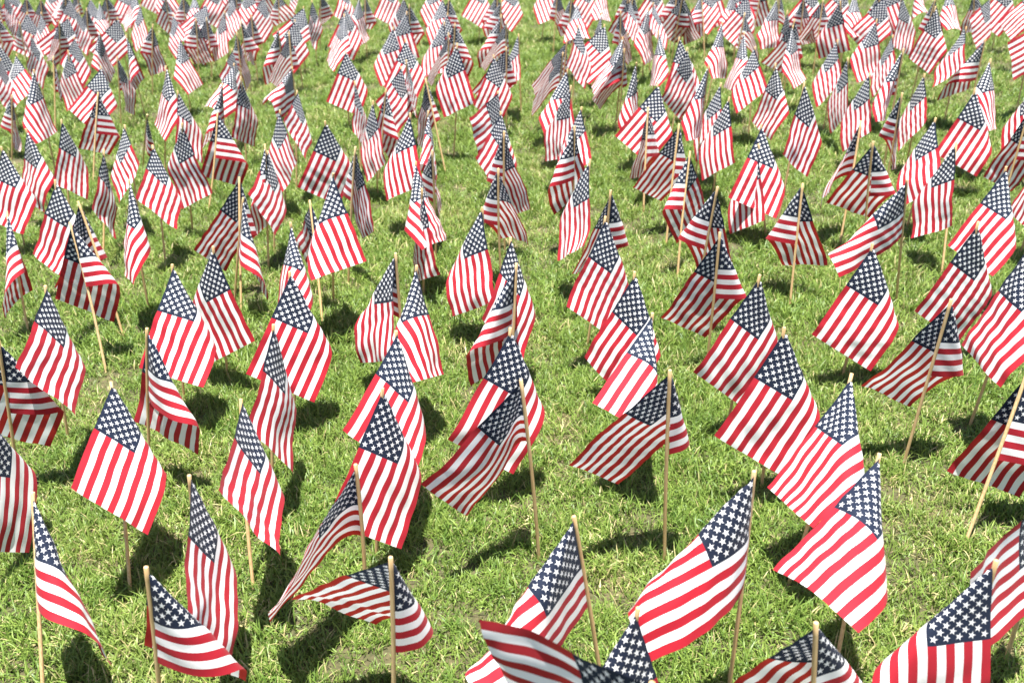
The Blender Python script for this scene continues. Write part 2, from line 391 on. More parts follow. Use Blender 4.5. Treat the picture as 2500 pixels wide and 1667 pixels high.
# ---------------------------------------------------------------- flags
# A limp flag hangs as a cone of straight threads running out from the top of its stick.  Going round that cone
# from the hoist (0) to the top edge (90 degrees) the cloth first leaves the stick towards `yaw`, then after `phi`
# it folds back by `turn` over a fold of width `soft`, bending a little (`bend0`, `bend1`) before and after.
# base x, base y, top x, top y, top z, yaw, phi, turn, soft, bend0, bend1, label
FLAGS = [
    (-1.443, 2.192, -1.399, 2.387, 0.580, -1.265, 0.703, -2.995, 0.168, -0.357, -0.083, 'narrow flag at the lower left, star field above horizontal stripes sweeping right to a point'),
    (-1.321, 2.622, -1.350, 2.945, 0.629, 1.067, 0.421, 2.997, 0.184, 0.081, -0.023, 'broad flag at the left, star field facing camera, bare stick below, near lower left corner'),
    (-1.011, 2.367, -0.937, 2.372, 0.620, 0.615, 0.276, 2.654, 0.209, 0.012, -0.316, 'flag behind the bottom left corner flag, bulging right, its stars squeezed on the left'),
    (-1.452, 3.283, -1.325, 3.283, 0.660, -0.980, 0.670, -3.013, 0.134, -0.735, -0.182, 'flag folded rightward with pale pink stripes above brown ones, behind the broad left flag'),
    (-1.949, 3.243, -1.849, 3.243, 0.660, -0.010, 0.581, -3.012, 0.118, -0.400, -0.096, 'flag on the left photo edge, leaning stick in front, bright triangle over dark stripes'),
    (-1.901, 3.619, -1.816, 3.619, 0.709, 0.118, 0.269, 1.791, 0.219, -0.026, 0.188, 'dark shaded flag right behind the leaning stick flag on the left photo edge'),
    (-1.946, 4.221, -2.023, 4.421, 0.690, -0.431, 0.444, -3.010, 0.180, -0.369, -0.172, 'flag with long stick leaning across it, red stripes lit on top, dark below, left side'),
    (-1.483, 3.898, -1.406, 3.898, 0.660, -0.352, 0.729, 2.667, 0.222, 0.003, -0.022, 'left of two big flags overlapping at left, dark star field, stripes running down left'),
    (-1.339, 4.116, -1.280, 4.085, 0.660, 2.491, 0.455, -3.009, 0.127, -0.255, -0.141, 'right of two big flags overlapping at left, stripes running down to the right, brownish'),
    (-2.495, 4.660, -2.520, 4.847, 0.620, -0.535, 0.546, 2.999, 0.180, 0.886, 0.925, 'flag at the left edge, half up, curling left with striped underside showing below'),
    (-0.906, 2.611, -0.883, 2.796, 0.620, 0.335, 0.344, 2.232, 0.164, -0.014, -0.253, 'flag left of centre near the bottom, star field above red stripes slanting down right'),
    (-0.961, 3.232, -0.859, 3.259, 0.660, 1.577, 0.211, 3.001, 0.131, 0.229, 0.485, 'dark flag standing in front of a broad pale flag, left of centre'),
    (-0.963, 3.771, -0.887, 3.753, 0.660, 0.072, 0.563, 2.899, 0.210, -0.046, -0.040, 'broad pale flag left of centre with stripes bulging right, behind a dark narrow flag'),
    (-0.969, 4.625, -0.996, 4.889, 0.580, -0.410, 0.226, -3.001, 0.147, -0.025, 0.424, 'flag with tall stick in front, short lit stripes right of the stick, dark folds left'),
    (-0.949, 4.891, -0.820, 4.676, 0.780, -1.958, 0.904, -2.352, 0.195, 0.010, -0.022, 'brownish flag slanting down right behind a tall stick, dark shadow patch right of it'),
    (-0.897, 5.124, -0.765, 5.124, 0.780, 2.229, 0.511, 3.009, 0.080, 0.701, -0.195, 'pale flag with straight thin vertical stripes hanging right of its stick, left of centre'),
    (-0.476, 3.895, -0.468, 3.895, 0.660, 2.335, 0.603, -2.998, 0.129, -0.041, 0.386, 'flag with tall thin stick on its right side, stripes sweeping left, brown underside below'),
    (-0.470, 3.710, -0.370, 3.746, 0.660, -1.932, 0.920, -2.864, 0.198, 0.019, 0.008, 'flag beside a thin stick left of centre, red stripes falling to the right'),
    (-0.449, 3.159, -0.406, 3.153, 0.660, -0.644, 0.528, 1.514, 0.232, 0.081, 0.086, 'flag with stick tip of another across its star field, stripes curving right, left of centre'),
    (-0.507, 2.748, -0.417, 2.748, 0.660, 1.052, 0.421, 3.015, 0.185, 0.522, 0.322, 'flag with long brown shaded stripes hanging behind a star field in front, lower centre left'),
    (-0.383, 1.913, -0.320, 1.913, 0.660, -0.043, 0.344, -3.001, 0.259, -0.165, -0.210, 'flag stretched open to the left at the bottom, stick between dark sheet and lit flap'),
    (0.053, 2.682, 0.021, 2.682, 0.700, 1.553, 0.413, -2.812, 0.080, 0.217, 0.729, 'flag in the lower centre swept left with narrow striped strip hanging beside its stick'),
    (-0.059, 3.951, 0.018, 4.008, 0.660, 0.624, 0.337, 2.991, 0.208, 0.060, -0.147, 'flag at the centre with bright stripes curving right, behind a thin leaning stick'),
    (-0.039, 3.665, 0.034, 3.714, 0.660, -2.095, 0.644, 3.005, 0.099, 0.393, 0.101, 'flag at the centre, thin stick in front, stripes swept left over dark red underside'),
    (-0.117, 4.436, -0.105, 4.414, 0.660, 2.436, 0.519, -2.983, 0.179, -0.010, 0.089, 'pale flag left of the centre with wide stripes bulging left and stars facing camera'),
    (-0.040, 4.873, -0.023, 4.873, 0.700, 2.787, 0.657, 3.005, 0.271, 0.608, 0.327, 'flag just above the pale centre flag, stick in front, lit stripes left, red right'),
    (-0.015, 5.421, 0.017, 5.421, 0.740, 2.777, 0.511, 3.013, 0.160, 0.621, 0.542, 'flag with double star field and stick between, near top of the centre lane'),
    (0.367, 4.774, 0.434, 4.816, 0.740, 1.982, 0.511, -3.005, 0.102, -0.320, 0.195, 'flag right of the centre lane, star field tilted, red stripes falling down left'),
    (0.354, 4.195, 0.446, 4.203, 0.660, 0.343, 0.478, 2.880, 0.094, -0.017, -0.061, 'topmost of three overlapping flags right of centre, red stripes slanting down left'),
    (0.488, 3.741, 0.517, 3.753, 0.580, -0.501, 0.569, 3.004, 0.178, 0.261, 0.201, 'middle of three overlapping flags right of centre with mottled star field'),
    (0.517, 3.359, 0.531, 3.355, 0.580, -1.901, 0.993, 2.055, 0.131, -0.707, -0.071, 'lowest of three overlapping flags right of centre, bare stick base showing below'),
    (0.471, 2.623, 0.471, 2.623, 0.740, 0.306, 0.398, -3.000, 0.179, -0.266, -0.051, 'flag arching open leftward with dark curved stripes, tall stick in front, right of centre'),
    (0.872, 3.937, 0.902, 3.937, 0.660, -0.254, 0.487, -3.009, 0.095, -0.699, -0.324, 'flag with thin tall stick in front, brown stripes falling left, pale flap right of stick'),
    (0.856, 4.303, 0.963, 4.294, 0.740, 2.550, 0.603, 3.004, 0.175, 0.482, 0.168, 'flag right behind a thin tall stick flag, pale flap to the left, right of centre'),
    (0.907, 4.913, 0.989, 5.099, 0.670, -2.583, 0.369, 2.989, 0.101, 0.014, -0.200, 'flag with stick in front, bright flap left and dark star field right, centre right'),
    (0.931, 5.432, 1.018, 5.601, 0.684, 0.556, 0.616, -2.994, 0.220, -0.041, 0.007, 'dark flag swept to the left with stick in front, stripes deep red, centre right'),
    (0.882, 6.021, 0.924, 6.176, 0.640, 0.785, 0.759, -3.008, 0.163, -0.412, -0.094, 'flag with stick dividing its star field, behind the dark swept left flag'),
    (0.969, 7.279, 0.967, 7.035, 0.740, -2.219, 0.908, -3.004, 0.136, -0.235, -0.073, 'flag draped right, stick hidden behind, sixty-two percent across, fourteen percent down the photo'),
    (1.369, 6.251, 1.448, 6.248, 0.660, 1.743, 0.387, -3.000, 0.165, -0.283, -0.269, 'flag standing upright facing camera with stripes straight down, in the upper right centre'),
    (1.305, 6.522, 1.357, 6.471, 0.820, -2.588, 0.904, -3.008, 0.143, -0.665, -0.180, 'flag draped right, stick hidden behind, sixty-eight percent across, fifteen percent down the photo'),
    (1.929, 7.137, 1.974, 7.151, 0.660, -0.772, 0.643, 3.008, 0.133, 0.473, 0.189, 'flag draped left, stick hidden behind, seventy-six percent across, fourteen percent down the photo'),
    (1.647, 5.673, 1.746, 5.697, 0.860, 0.373, 0.528, 2.999, 0.082, 0.113, -0.409, 'flag draped left, stick hidden behind, seventy-nine percent across, eighteen percent down the photo'),
    (1.401, 5.585, 1.484, 5.578, 0.660, -0.010, 0.618, 2.993, 0.223, 0.162, 0.089, 'flag with its stripes slanting left behind another whose stick leans right, upper right centre'),
    (1.543, 5.530, 1.462, 5.530, 0.561, 2.156, 0.545, -2.946, 0.178, 0.007, 0.111, 'flag whose stick leans right in front of its folded star field, upper right centre'),
    (1.412, 4.532, 1.454, 4.632, 0.620, 2.383, 0.662, 2.996, 0.186, 0.144, 0.009, 'flag with stick in front, flap pale at left and dark striped fan at right'),
    (1.994, 5.133, 1.966, 5.133, 0.660, -0.253, 0.530, -3.005, 0.196, -0.209, -0.038, 'flag with stick in front of black star field, brown stripes swept left, upper right'),
    (1.940, 4.503, 1.852, 4.370, 0.700, -2.271, 1.148, 3.009, 0.129, 0.530, 0.103, 'flag with tall bare stick at its right, stripes sweeping left to a thin tail'),
    (2.381, 5.527, 2.457, 5.524, 0.660, 1.719, 0.303, -2.998, 0.179, -0.142, -0.258, 'flag with large star field facing camera behind the wavy striped flag, right side'),
    (2.310, 4.845, 2.361, 5.024, 0.665, 1.809, 0.628, -3.014, 0.080, -0.432, 0.323, 'wavy flag with wide stripes bulging left and faint creases, right side'),
    (2.863, 6.133, 2.953, 6.144, 0.660, -0.009, 0.604, 3.006, 0.174, 0.501, 0.156, 'broad brownish flag with stripes slanting left, near the right edge, upper part'),
    (3.145, 6.541, 3.230, 6.576, 0.740, -2.634, 0.784, -3.002, 0.246, -0.244, -0.150, 'flag draped right, stick hidden behind, ninety-six percent across, fourteen percent down the photo'),
    (2.387, 4.671, 2.425, 4.602, 0.660, -1.196, 0.750, 2.823, 0.201, 0.027, -0.041, 'flag near the right edge with stripes sweeping far left behind another star field'),
    (1.908, 3.899, 1.982, 3.904, 0.660, 0.439, 0.486, 3.013, 0.080, 0.218, 0.267, 'creased flag near the right edge with brown stripes slanting left, beside a pale large flag'),
    (1.457, 3.827, 1.515, 3.827, 0.619, -0.021, 0.541, 3.002, 0.154, 0.195, 0.107, 'broad flat flag on the right with brown stripes slanting left, standing alone on lawn'),
    (1.455, 3.112, 1.533, 3.112, 0.690, -0.051, 0.539, -3.007, 0.131, -0.401, -0.068, 'flag on the right with stick slanting in front, dark stripes swept left, pale flap right'),
    (1.481, 2.632, 1.653, 2.772, 0.580, 0.083, 0.722, -3.002, 0.135, 0.003, 0.191, 'flag at the right edge with stick slanting down left, brown stripes below pale flap'),
    (0.852, 2.491, 1.078, 2.758, 0.618, -1.158, 0.695, 2.991, 0.164, 0.234, 0.003, 'flag on the lower right with tall dark star field and red stripes slanting left'),
    (0.894, 2.136, 1.004, 2.300, 0.620, -1.511, 0.925, 2.300, 0.254, 0.230, -0.007, 'flag on the lower right with orange red stripes slanting left, bare stick below'),
    (0.868, 3.473, 0.957, 3.474, 0.660, 0.446, 0.465, 3.005, 0.086, 0.235, 0.125, 'brown shaded flag right of centre, upper one of two overlapping, thread across stripes'),
    (0.897, 3.027, 0.931, 3.027, 0.658, 0.274, 0.493, 3.003, 0.142, 0.313, 0.191, 'brown shaded flag right of centre, lower one of two overlapping, with sunlit corner'),
    (0.566, 2.067, 0.591, 2.067, 0.747, -1.666, 1.300, 2.870, 0.193, 1.268, 0.001, 'wide bright flag at the bottom right centre with stripes sweeping down left'),
    (0.660, 1.661, 0.638, 1.661, 0.620, 0.313, 0.599, -2.922, 0.139, 0.002, 0.331, 'flag at the bottom edge with stick dividing dark and lit star fields, right of centre'),
    (1.385, 2.125, 1.413, 2.137, 0.620, -0.923, 0.167, 2.286, 0.167, 0.017, -0.395, 'bright striped flag cut by the right edge behind the large corner flag'),
    (-3.067, 5.994, -3.025, 5.971, 0.660, -0.109, 0.655, 3.003, 0.189, 0.263, 0.047, 'flag on the left photo edge, upper left, with stars facing and stripes bulging right'),
    (-3.053, 6.416, -3.046, 6.385, 0.660, -0.280, 0.643, 3.009, 0.197, 0.488, 0.216, 'flag at the upper left, second from the edge, pale stripes bulging right'),
    (-2.994, 6.572, -2.892, 6.584, 0.660, 1.528, 0.429, 3.002, 0.165, 0.379, 0.158, 'pale flag at the upper left with long stripes hanging straight down'),
    (-3.094, 7.310, -2.971, 7.491, 0.636, 0.715, 0.698, -3.001, 0.192, -0.221, -0.117, 'flag at the upper left with stick in front and pale stripes fanned to the right'),
    (-3.395, 8.887, -3.288, 8.887, 0.640, 1.562, 0.600, 3.013, 0.080, 0.700, -0.688, 'limp rolled flag at the upper left with a grey tail nearly touching the grass'),
    (-2.461, 5.683, -2.379, 5.885, 0.634, 1.941, 0.403, 3.014, 0.098, 0.389, 0.423, 'flag at the left with dense stars and stripes hanging down to a low right point'),
    (-2.444, 6.348, -2.400, 6.352, 0.660, -2.600, 0.379, -1.650, 0.080, 0.043, -0.087, 'dark starred flag at the upper left with stripes falling right, behind a slim flag'),
    (-1.943, 4.896, -1.883, 4.879, 0.740, -0.761, 0.837, 3.005, 0.184, 0.487, 0.156, 'slim pale flag at the left twisting down to a thin point, thin stick behind'),
    (-2.050, 5.575, -2.040, 5.758, 0.678, 1.154, 0.373, 3.001, 0.173, 0.258, -0.100, 'flag at the left with dark star field and deep red stripes slanting left'),
    (-2.023, 6.101, -1.918, 5.990, 0.740, 2.333, 0.444, -3.003, 0.080, -0.505, -0.081, 'flag at the left with dark star field tilted and stripes falling to the right'),
    (-2.561, 7.346, -2.398, 7.383, 0.820, -0.172, 0.673, 3.009, 0.186, 0.884, 0.406, 'flag draped left, stick hidden behind, sixteen percent across, fifteen percent down the photo'),
    (-2.025, 6.519, -1.895, 6.702, 0.627, 0.171, 0.694, -3.007, 0.129, -0.337, -0.114, 'flag left of centre with stripes horizontal above and brown vertical below, upper part'),
    (-1.963, 7.451, -1.894, 7.459, 0.700, 1.731, 0.546, 3.017, 0.107, 0.829, 0.259, 'flag draped right, stick showing in front, twenty-four percent across, sixteen percent down the photo'),
    (-1.507, 6.567, -1.440, 6.532, 0.660, 2.650, 0.293, -2.843, 0.133, -0.180, 0.285, 'black shaded flag left of centre with stripes falling right, upper part'),
    (-1.480, 6.861, -1.383, 6.901, 0.700, -0.074, 0.336, 1.899, 0.192, 0.032, -0.191, 'flag draped left, stick hidden behind, twenty-nine percent across, eighteen percent down the photo'),
    (-1.405, 5.437, -1.356, 5.633, 0.682, -1.235, 0.537, 3.026, 0.122, 0.848, 0.424, 'flag with dark stick in front and lit flap swept left, left of centre'),
    (-1.419, 5.697, -1.366, 5.709, 0.620, -0.026, 0.277, 1.825, 0.176, -0.112, 0.088, 'flag with stripes bulging right behind the dark stick flag, left of centre'),
    (-1.133, 6.247, -1.093, 6.183, 0.660, 0.611, 0.486, 3.007, 0.132, 0.346, 0.177, 'large dark flag with black star field and red stripes slanting left, left of centre'),
    (-0.883, 6.671, -0.841, 6.654, 0.660, 2.087, 0.389, -3.007, 0.103, -0.267, -0.024, 'flag draped right, stick hidden behind, thirty-six percent across, twenty percent down the photo'),
    (-0.907, 6.976, -0.782, 6.976, 0.660, -1.039, 0.511, -3.009, 0.080, -0.485, 0.130, 'flag draped right, stick showing in front, thirty-eight percent across, eighteen percent down the photo'),
    (-0.575, 5.954, -0.538, 5.943, 0.740, 2.142, 0.432, -3.002, 0.229, -0.194, -0.392, 'flag near the centre lane with dark star field and stripes curving down left'),
    (-0.513, 5.150, -0.465, 5.206, 0.660, -1.851, 0.906, -2.996, 0.222, -0.042, -0.022, 'flag near the centre lane, dark stars, deep red stripes falling right behind others'),
    (-0.465, 4.916, -0.421, 4.916, 0.602, 1.176, 0.468, -2.994, 0.115, -0.435, -1.032, 'flag near the centre lane with stars at left and stripes curling left, tail right'),
    (-0.420, 5.431, -0.386, 5.398, 0.660, 2.338, 0.909, 3.006, 0.177, 0.754, 0.059, 'flag folded narrow around its stick with black star sliver, near the centre lane'),
    (-0.374, 7.429, -0.286, 7.461, 0.860, 2.319, 0.507, -3.006, 0.112, -0.422, -0.225, 'bright broad flag left of the centre lane with fan of stripes falling right'),
    (-0.552, 6.328, -0.453, 6.300, 0.660, -0.899, 1.300, 3.019, 0.081, 0.888, 0.086, 'flag draped left, stick hidden behind, forty-two percent across, twenty-one percent down the photo'),
    (0.402, 5.453, 0.409, 5.453, 0.740, -2.314, 0.544, 3.004, 0.105, 0.304, -0.070, 'flag right of the centre lane with stick in front, pale flap left, brown underside'),
    (0.399, 6.471, 0.465, 6.440, 0.740, 1.867, 0.584, -3.012, 0.109, -0.571, 0.196, 'flag draped left, stick showing in front, fifty-five percent across, eighteen percent down the photo'),
    (0.414, 7.791, 0.503, 7.734, 0.700, 0.939, 0.333, -3.000, 0.142, -0.110, -0.305, 'flag draped left, stick hidden behind, fifty-four percent across, twelve percent down the photo'),
    (0.603, 8.434, 0.681, 8.455, 0.780, 0.755, 0.357, 3.006, 0.197, 0.269, -0.180, 'flag draped left, stick hidden behind, fifty-seven percent across, eight percent down the photo'),
    (0.691, 10.130, 0.808, 10.145, 0.690, -2.050, 0.966, -2.179, 0.217, 0.042, -0.032, 'flag draped right, stick hidden behind, fifty-six percent across, four percent down the photo'),
    (0.923, 9.541, 0.983, 9.538, 0.690, -1.467, 0.624, 3.012, 0.083, 0.082, -0.054, 'flag draped left, stick hidden behind, fifty-eight percent across, six percent down the photo'),
    (1.139, 9.589, 1.166, 9.589, 0.690, 2.269, 0.543, 3.005, 0.177, 0.522, 0.399, 'flag draped left, stick showing in front, sixty-one percent across, five percent down the photo'),
    (0.926, 7.839, 0.980, 7.810, 0.690, 0.844, 0.476, -3.006, 0.153, -0.165, -0.067, 'flag draped right, stick showing in front, sixty percent across, eleven percent down the photo'),
    (1.178, 11.641, 1.231, 11.634, 0.690, -2.233, 0.910, -2.979, 0.195, 0.016, 0.014, 'flag draped right, stick hidden behind, fifty-nine percent across, one percent down the photo'),
    (1.499, 9.976, 1.528, 9.977, 0.690, -0.585, 0.517, 1.541, 0.116, -0.008, -0.077, 'flag draped left, stick hidden behind, sixty-four percent across, four percent down the photo'),
    (1.391, 9.699, 1.442, 9.688, 0.690, -2.667, 0.696, -3.004, 0.177, -0.630, -0.187, 'flag draped right, stick hidden behind, sixty-three percent across, five percent down the photo'),
    (1.291, 8.435, 1.351, 8.484, 0.690, -1.005, 0.878, 3.011, 0.177, 0.515, 0.172, 'flag draped left, stick hidden behind, sixty-four percent across, nine percent down the photo'),
    (1.335, 7.706, 1.448, 7.726, 0.690, 0.559, 0.463, 3.001, 0.080, 0.230, -0.131, 'flag draped left, stick hidden behind, sixty-seven percent across, twelve percent down the photo'),
    (2.496, 10.662, 2.474, 10.762, 0.657, -2.530, 0.785, -3.002, 0.129, -0.235, 0.000, 'flag draped right, stick hidden behind, seventy-one percent across, two percent down the photo'),
    (1.756, 8.463, 1.869, 8.456, 0.740, -2.146, 0.849, -2.993, 0.153, 0.056, 0.076, 'flag draped right, stick hidden behind, seventy percent across, seven percent down the photo'),
    (2.137, 9.131, 2.214, 9.133, 0.690, 1.481, 0.795, 2.905, 0.209, -0.061, -0.038, 'flag draped left, stick showing in front, seventy-three percent across, five percent down the photo'),
    (1.931, 7.620, 1.940, 7.622, 0.690, 2.888, 0.454, -2.332, 0.199, -0.028, 0.165, 'flag draped right, stick hidden behind, seventy-three percent across, eleven percent down the photo'),
    (2.638, 9.889, 2.697, 9.862, 0.690, -2.605, 0.811, -2.991, 0.160, -0.176, 0.006, 'flag draped right, stick hidden behind, seventy-five percent across, three percent down the photo'),
    (2.476, 9.114, 2.599, 9.149, 0.690, 0.933, 0.567, 3.007, 0.080, 0.425, -0.020, 'flag draped left, stick hidden behind, seventy-seven percent across, six percent down the photo'),
    (2.405, 8.439, 2.441, 8.408, 0.690, -2.149, 0.744, -3.001, 0.133, 0.073, 0.061, 'flag draped right, stick hidden behind, seventy-seven percent across, eight percent down the photo'),
    (3.025, 9.631, 3.074, 9.674, 0.690, 0.542, 0.696, -2.799, 0.194, 0.070, 0.017, 'flag draped right, stick showing in front, eighty percent across, three percent down the photo'),
    (3.242, 9.482, 3.172, 9.482, 0.690, 2.175, 0.660, -3.012, 0.126, -0.613, -0.260, 'flag draped left, stick showing in front, eighty-one percent across, four percent down the photo'),
    (2.538, 7.692, 2.593, 7.724, 0.690, 2.253, 0.384, -2.921, 0.176, 0.029, 0.376, 'flag draped right, stick hidden behind, eighty-one percent across, ten percent down the photo'),
    (2.517, 7.227, 2.509, 7.216, 0.660, 1.573, 0.384, -3.008, 0.117, -0.293, 0.038, 'flag draped right, stick hidden behind, eighty-two percent across, thirteen percent down the photo'),
    (3.115, 8.479, 3.160, 8.489, 0.690, -3.098, 0.683, -3.001, 0.162, -0.384, -0.127, 'flag draped right, stick hidden behind, eighty-five percent across, seven percent down the photo'),
    (2.979, 7.813, 3.038, 7.785, 0.690, 2.154, 0.154, -2.782, 0.165, 0.050, -0.164, 'flag draped right, stick hidden behind, eighty-six percent across, nine percent down the photo'),
    (2.653, 6.674, 2.676, 6.650, 0.820, -2.894, 0.908, -3.010, 0.137, -0.913, -0.177, 'flag draped right, stick hidden behind, eighty-seven percent across, twelve percent down the photo'),
    (3.652, 9.305, 3.658, 9.284, 0.740, 0.498, 0.574, 3.004, 0.081, 0.205, -0.289, 'flag draped left, stick hidden behind, eighty-eight percent across, three percent down the photo'),
    (3.516, 8.448, 3.606, 8.416, 0.780, -0.645, 0.644, 3.020, 0.144, 0.469, 0.275, 'flag draped left, stick hidden behind, ninety-one percent across, five percent down the photo'),
    (4.390, 10.054, 4.423, 10.059, 0.690, -2.230, 0.900, -2.846, 0.189, 0.015, 0.056, 'flag draped right, stick hidden behind, ninety-three percent across, two percent down the photo'),
    (3.503, 7.721, 3.554, 7.697, 0.740, 2.670, 0.410, -2.368, 0.232, 0.172, 0.290, 'flag draped right, stick hidden behind, ninety-three percent across, eight percent down the photo'),
    (3.572, 7.489, 3.613, 7.485, 0.690, -2.555, 0.644, 3.002, 0.193, 0.239, 0.063, 'flag draped left, stick showing in front, ninety-five percent across, ten percent down the photo'),
    (2.458, 6.127, 2.493, 6.127, 0.660, 2.187, 0.590, 3.017, 0.147, 0.918, 0.549, 'flag draped left, stick showing in front, eighty-seven percent across, nineteen percent down the photo'),
    (2.771, 6.586, 2.818, 6.600, 0.660, 1.650, 0.277, -3.003, 0.160, -0.029, -0.208, 'flag draped right, stick hidden behind, eighty-nine percent across, sixteen percent down the photo'),
    (2.445, 6.684, 2.491, 6.706, 0.660, 1.944, 0.432, -2.994, 0.132, -0.089, 0.177, 'flag draped right, stick hidden behind, eighty-four percent across, sixteen percent down the photo'),
    (-6.004, 12.948, -6.003, 12.968, 0.740, 1.405, 0.357, 3.011, 0.080, 0.508, -0.398, 'flag draped left, stick hidden behind, one percent across, two percent down the photo'),
    (-4.519, 9.997, -4.479, 10.000, 0.690, 1.213, 0.296, 3.005, 0.121, 0.120, -0.409, 'flag draped left, stick hidden behind, four percent across, nine percent down the photo'),
    (-5.039, 11.489, -4.992, 11.537, 0.690, 2.812, 0.327, -2.766, 0.135, -0.050, 0.043, 'flag draped right, stick hidden behind, four percent across, five percent down the photo'),
    (-4.695, 10.848, -4.530, 10.848, 0.690, 0.963, 0.644, -3.006, 0.190, -0.488, -0.257, 'flag draped right, stick showing in front, six percent across, six percent down the photo'),
    (-3.880, 9.175, -3.829, 9.204, 0.660, 2.365, 0.519, -3.018, 0.080, -0.462, -0.224, 'flag draped right, stick hidden behind, seven percent across, eleven percent down the photo'),
    (-4.645, 11.537, -4.594, 11.548, 0.690, 0.838, 0.291, 2.781, 0.157, -0.069, -0.372, 'flag draped left, stick hidden behind, eight percent across, four percent down the photo'),
    (-4.650, 12.118, -4.554, 12.138, 0.690, -1.797, 0.861, -2.982, 0.232, -0.141, -0.032, 'flag draped right, stick hidden behind, ten percent across, three percent down the photo'),
    (-3.896, 10.015, -3.825, 10.030, 0.690, -2.264, 0.563, -3.012, 0.118, -0.717, -0.400, 'flag draped left, stick showing in front, ten percent across, eight percent down the photo'),
    (-4.030, 11.744, -3.959, 11.746, 0.690, 2.678, 0.395, -2.968, 0.143, -0.009, 0.350, 'flag draped right, stick hidden behind, fourteen percent across, four percent down the photo'),
    (-3.525, 10.266, -3.380, 10.266, 0.690, 3.088, 0.549, 3.009, 0.107, 0.720, 0.380, 'flag draped left, stick showing in front, fifteen percent across, seven percent down the photo'),
    (-3.336, 9.385, -3.344, 9.359, 0.740, -0.490, 0.591, 3.006, 0.194, 1.314, 0.883, 'flag draped left, stick showing in front, thirteen percent across, nine percent down the photo'),
    (-3.569, 12.339, -3.520, 12.389, 0.690, -1.932, 0.957, -2.785, 0.226, -0.018, 0.004, 'flag draped right, stick hidden behind, nineteen percent across, two percent down the photo'),
    (-2.887, 10.925, -2.819, 10.902, 0.690, 2.677, 0.505, -2.767, 0.081, 0.142, -0.019, 'flag draped right, stick hidden behind, twenty-two percent across, five percent down the photo'),
    (-2.514, 10.182, -2.494, 10.182, 0.690, 0.501, 0.923, -3.003, 0.208, -1.577, -0.406, 'flag draped right, stick showing in front, twenty-four percent across, six percent down the photo'),
    (-2.425, 9.500, -2.385, 9.522, 0.690, 2.556, 0.502, 3.018, 0.080, 0.666, 0.217, 'flag draped right, stick hidden behind, twenty-three percent across, nine percent down the photo'),
    (-2.193, 8.177, -2.115, 8.193, 0.660, -0.937, 1.143, 1.868, 0.222, 1.022, 0.009, 'flag draped left, stick hidden behind, twenty-two percent across, thirteen percent down the photo'),
    (-2.550, 12.016, -2.464, 12.034, 0.690, 2.768, 0.613, 2.179, 0.236, 0.043, 0.006, 'flag draped left, stick showing in front, twenty-seven percent across, one percent down the photo'),
    (-1.791, 8.783, -1.771, 8.847, 0.780, 0.815, 0.505, -3.007, 0.241, -0.381, -0.364, 'flag draped right, stick showing in front, twenty-eight percent across, nine percent down the photo'),
    (-2.026, 11.425, -1.982, 11.387, 0.690, 1.017, 0.329, 3.003, 0.083, 0.206, -0.396, 'flag draped left, stick hidden behind, thirty-one percent across, three percent down the photo'),
    (-1.632, 7.915, -1.600, 7.921, 0.660, -1.722, 1.300, 3.000, 0.133, -0.037, 0.043, 'flag draped left, stick hidden behind, twenty-eight percent across, fourteen percent down the photo'),
    (-1.551, 11.418, -1.463, 11.415, 0.690, -2.551, 0.675, -3.003, 0.200, -0.551, -0.294, 'flag draped right, stick hidden behind, thirty-five percent across, three percent down the photo'),
    (-0.481, 8.906, -0.409, 8.909, 0.690, 1.252, 0.577, -2.999, 0.175, -0.058, -0.058, 'flag draped right, stick showing in front, forty-three percent across, eight percent down the photo'),
    (-0.011, 10.649, 0.078, 10.657, 0.690, 2.998, 0.931, 3.002, 0.198, 1.548, 0.350, 'flag draped left, stick showing in front, forty-eight percent across, three percent down the photo'),
    (0.072, 9.381, 0.102, 9.344, 0.690, 1.114, 0.499, -2.999, 0.232, -0.093, -0.105, 'flag draped right, stick showing in front, forty-nine percent across, seven percent down the photo'),
    (-1.806, 2.888, -1.763, 2.867, 0.580, 1.565, 0.417, 3.012, 0.088, 0.436, 0.045, 'flag cut by the left photo edge with brown shaded stripes, behind the lowest left flag'),
    (-1.007, 1.924, -0.915, 1.924, 0.660, -0.482, 0.626, -3.008, 0.192, -0.260, -0.075, 'flag cut by the bottom edge at left, blue triangle of stars over broad stripes'),
    (-1.975, 4.576, -2.102, 4.738, 0.687, 1.344, 0.499, -3.006, 0.192, -0.340, -0.087, 'mostly hidden flag whose long leaning stick rises behind the other leaning stick at left'),
    (-1.061, 4.575, -1.038, 4.566, 0.580, -0.980, 0.926, 2.918, 0.189, 0.184, 0.006, 'slim flag mostly hidden behind the broad pale flag left of centre'),
    (-0.513, 2.443, -0.476, 2.443, 0.580, 1.201, 0.183, -2.996, 0.134, -0.058, -0.427, 'flag at lower centre left, big stars, stripes swept left, partly behind a stretched flag'),
    (-0.098, 3.133, -0.003, 3.129, 0.660, 0.480, 0.479, 3.005, 0.133, 0.224, 0.026, 'flag just behind the swept left flag in the lower centre, orange red edge showing'),
    (0.460, 4.561, 0.510, 4.561, 0.660, 0.226, 0.564, -3.011, 0.182, -0.635, -0.403, 'flag with black shaded star field behind the top of the overlapping trio right of centre'),
    (0.998, 6.713, 1.071, 6.732, 0.660, -0.009, 0.463, 3.008, 0.168, 0.233, 0.030, 'flag draped left, stick hidden behind, sixty-four percent across, seventeen percent down the photo'),
    (1.410, 6.676, 1.478, 6.636, 0.660, 1.900, 0.341, -2.988, 0.159, -0.052, -0.024, 'flag draped right, stick hidden behind, sixty-nine percent across, seventeen percent down the photo'),
    (1.911, 5.312, 2.011, 5.465, 0.682, 0.992, 0.537, -3.004, 0.161, -0.340, -0.125, 'flag swept left behind a stick flag, bright curved stripes, upper right'),
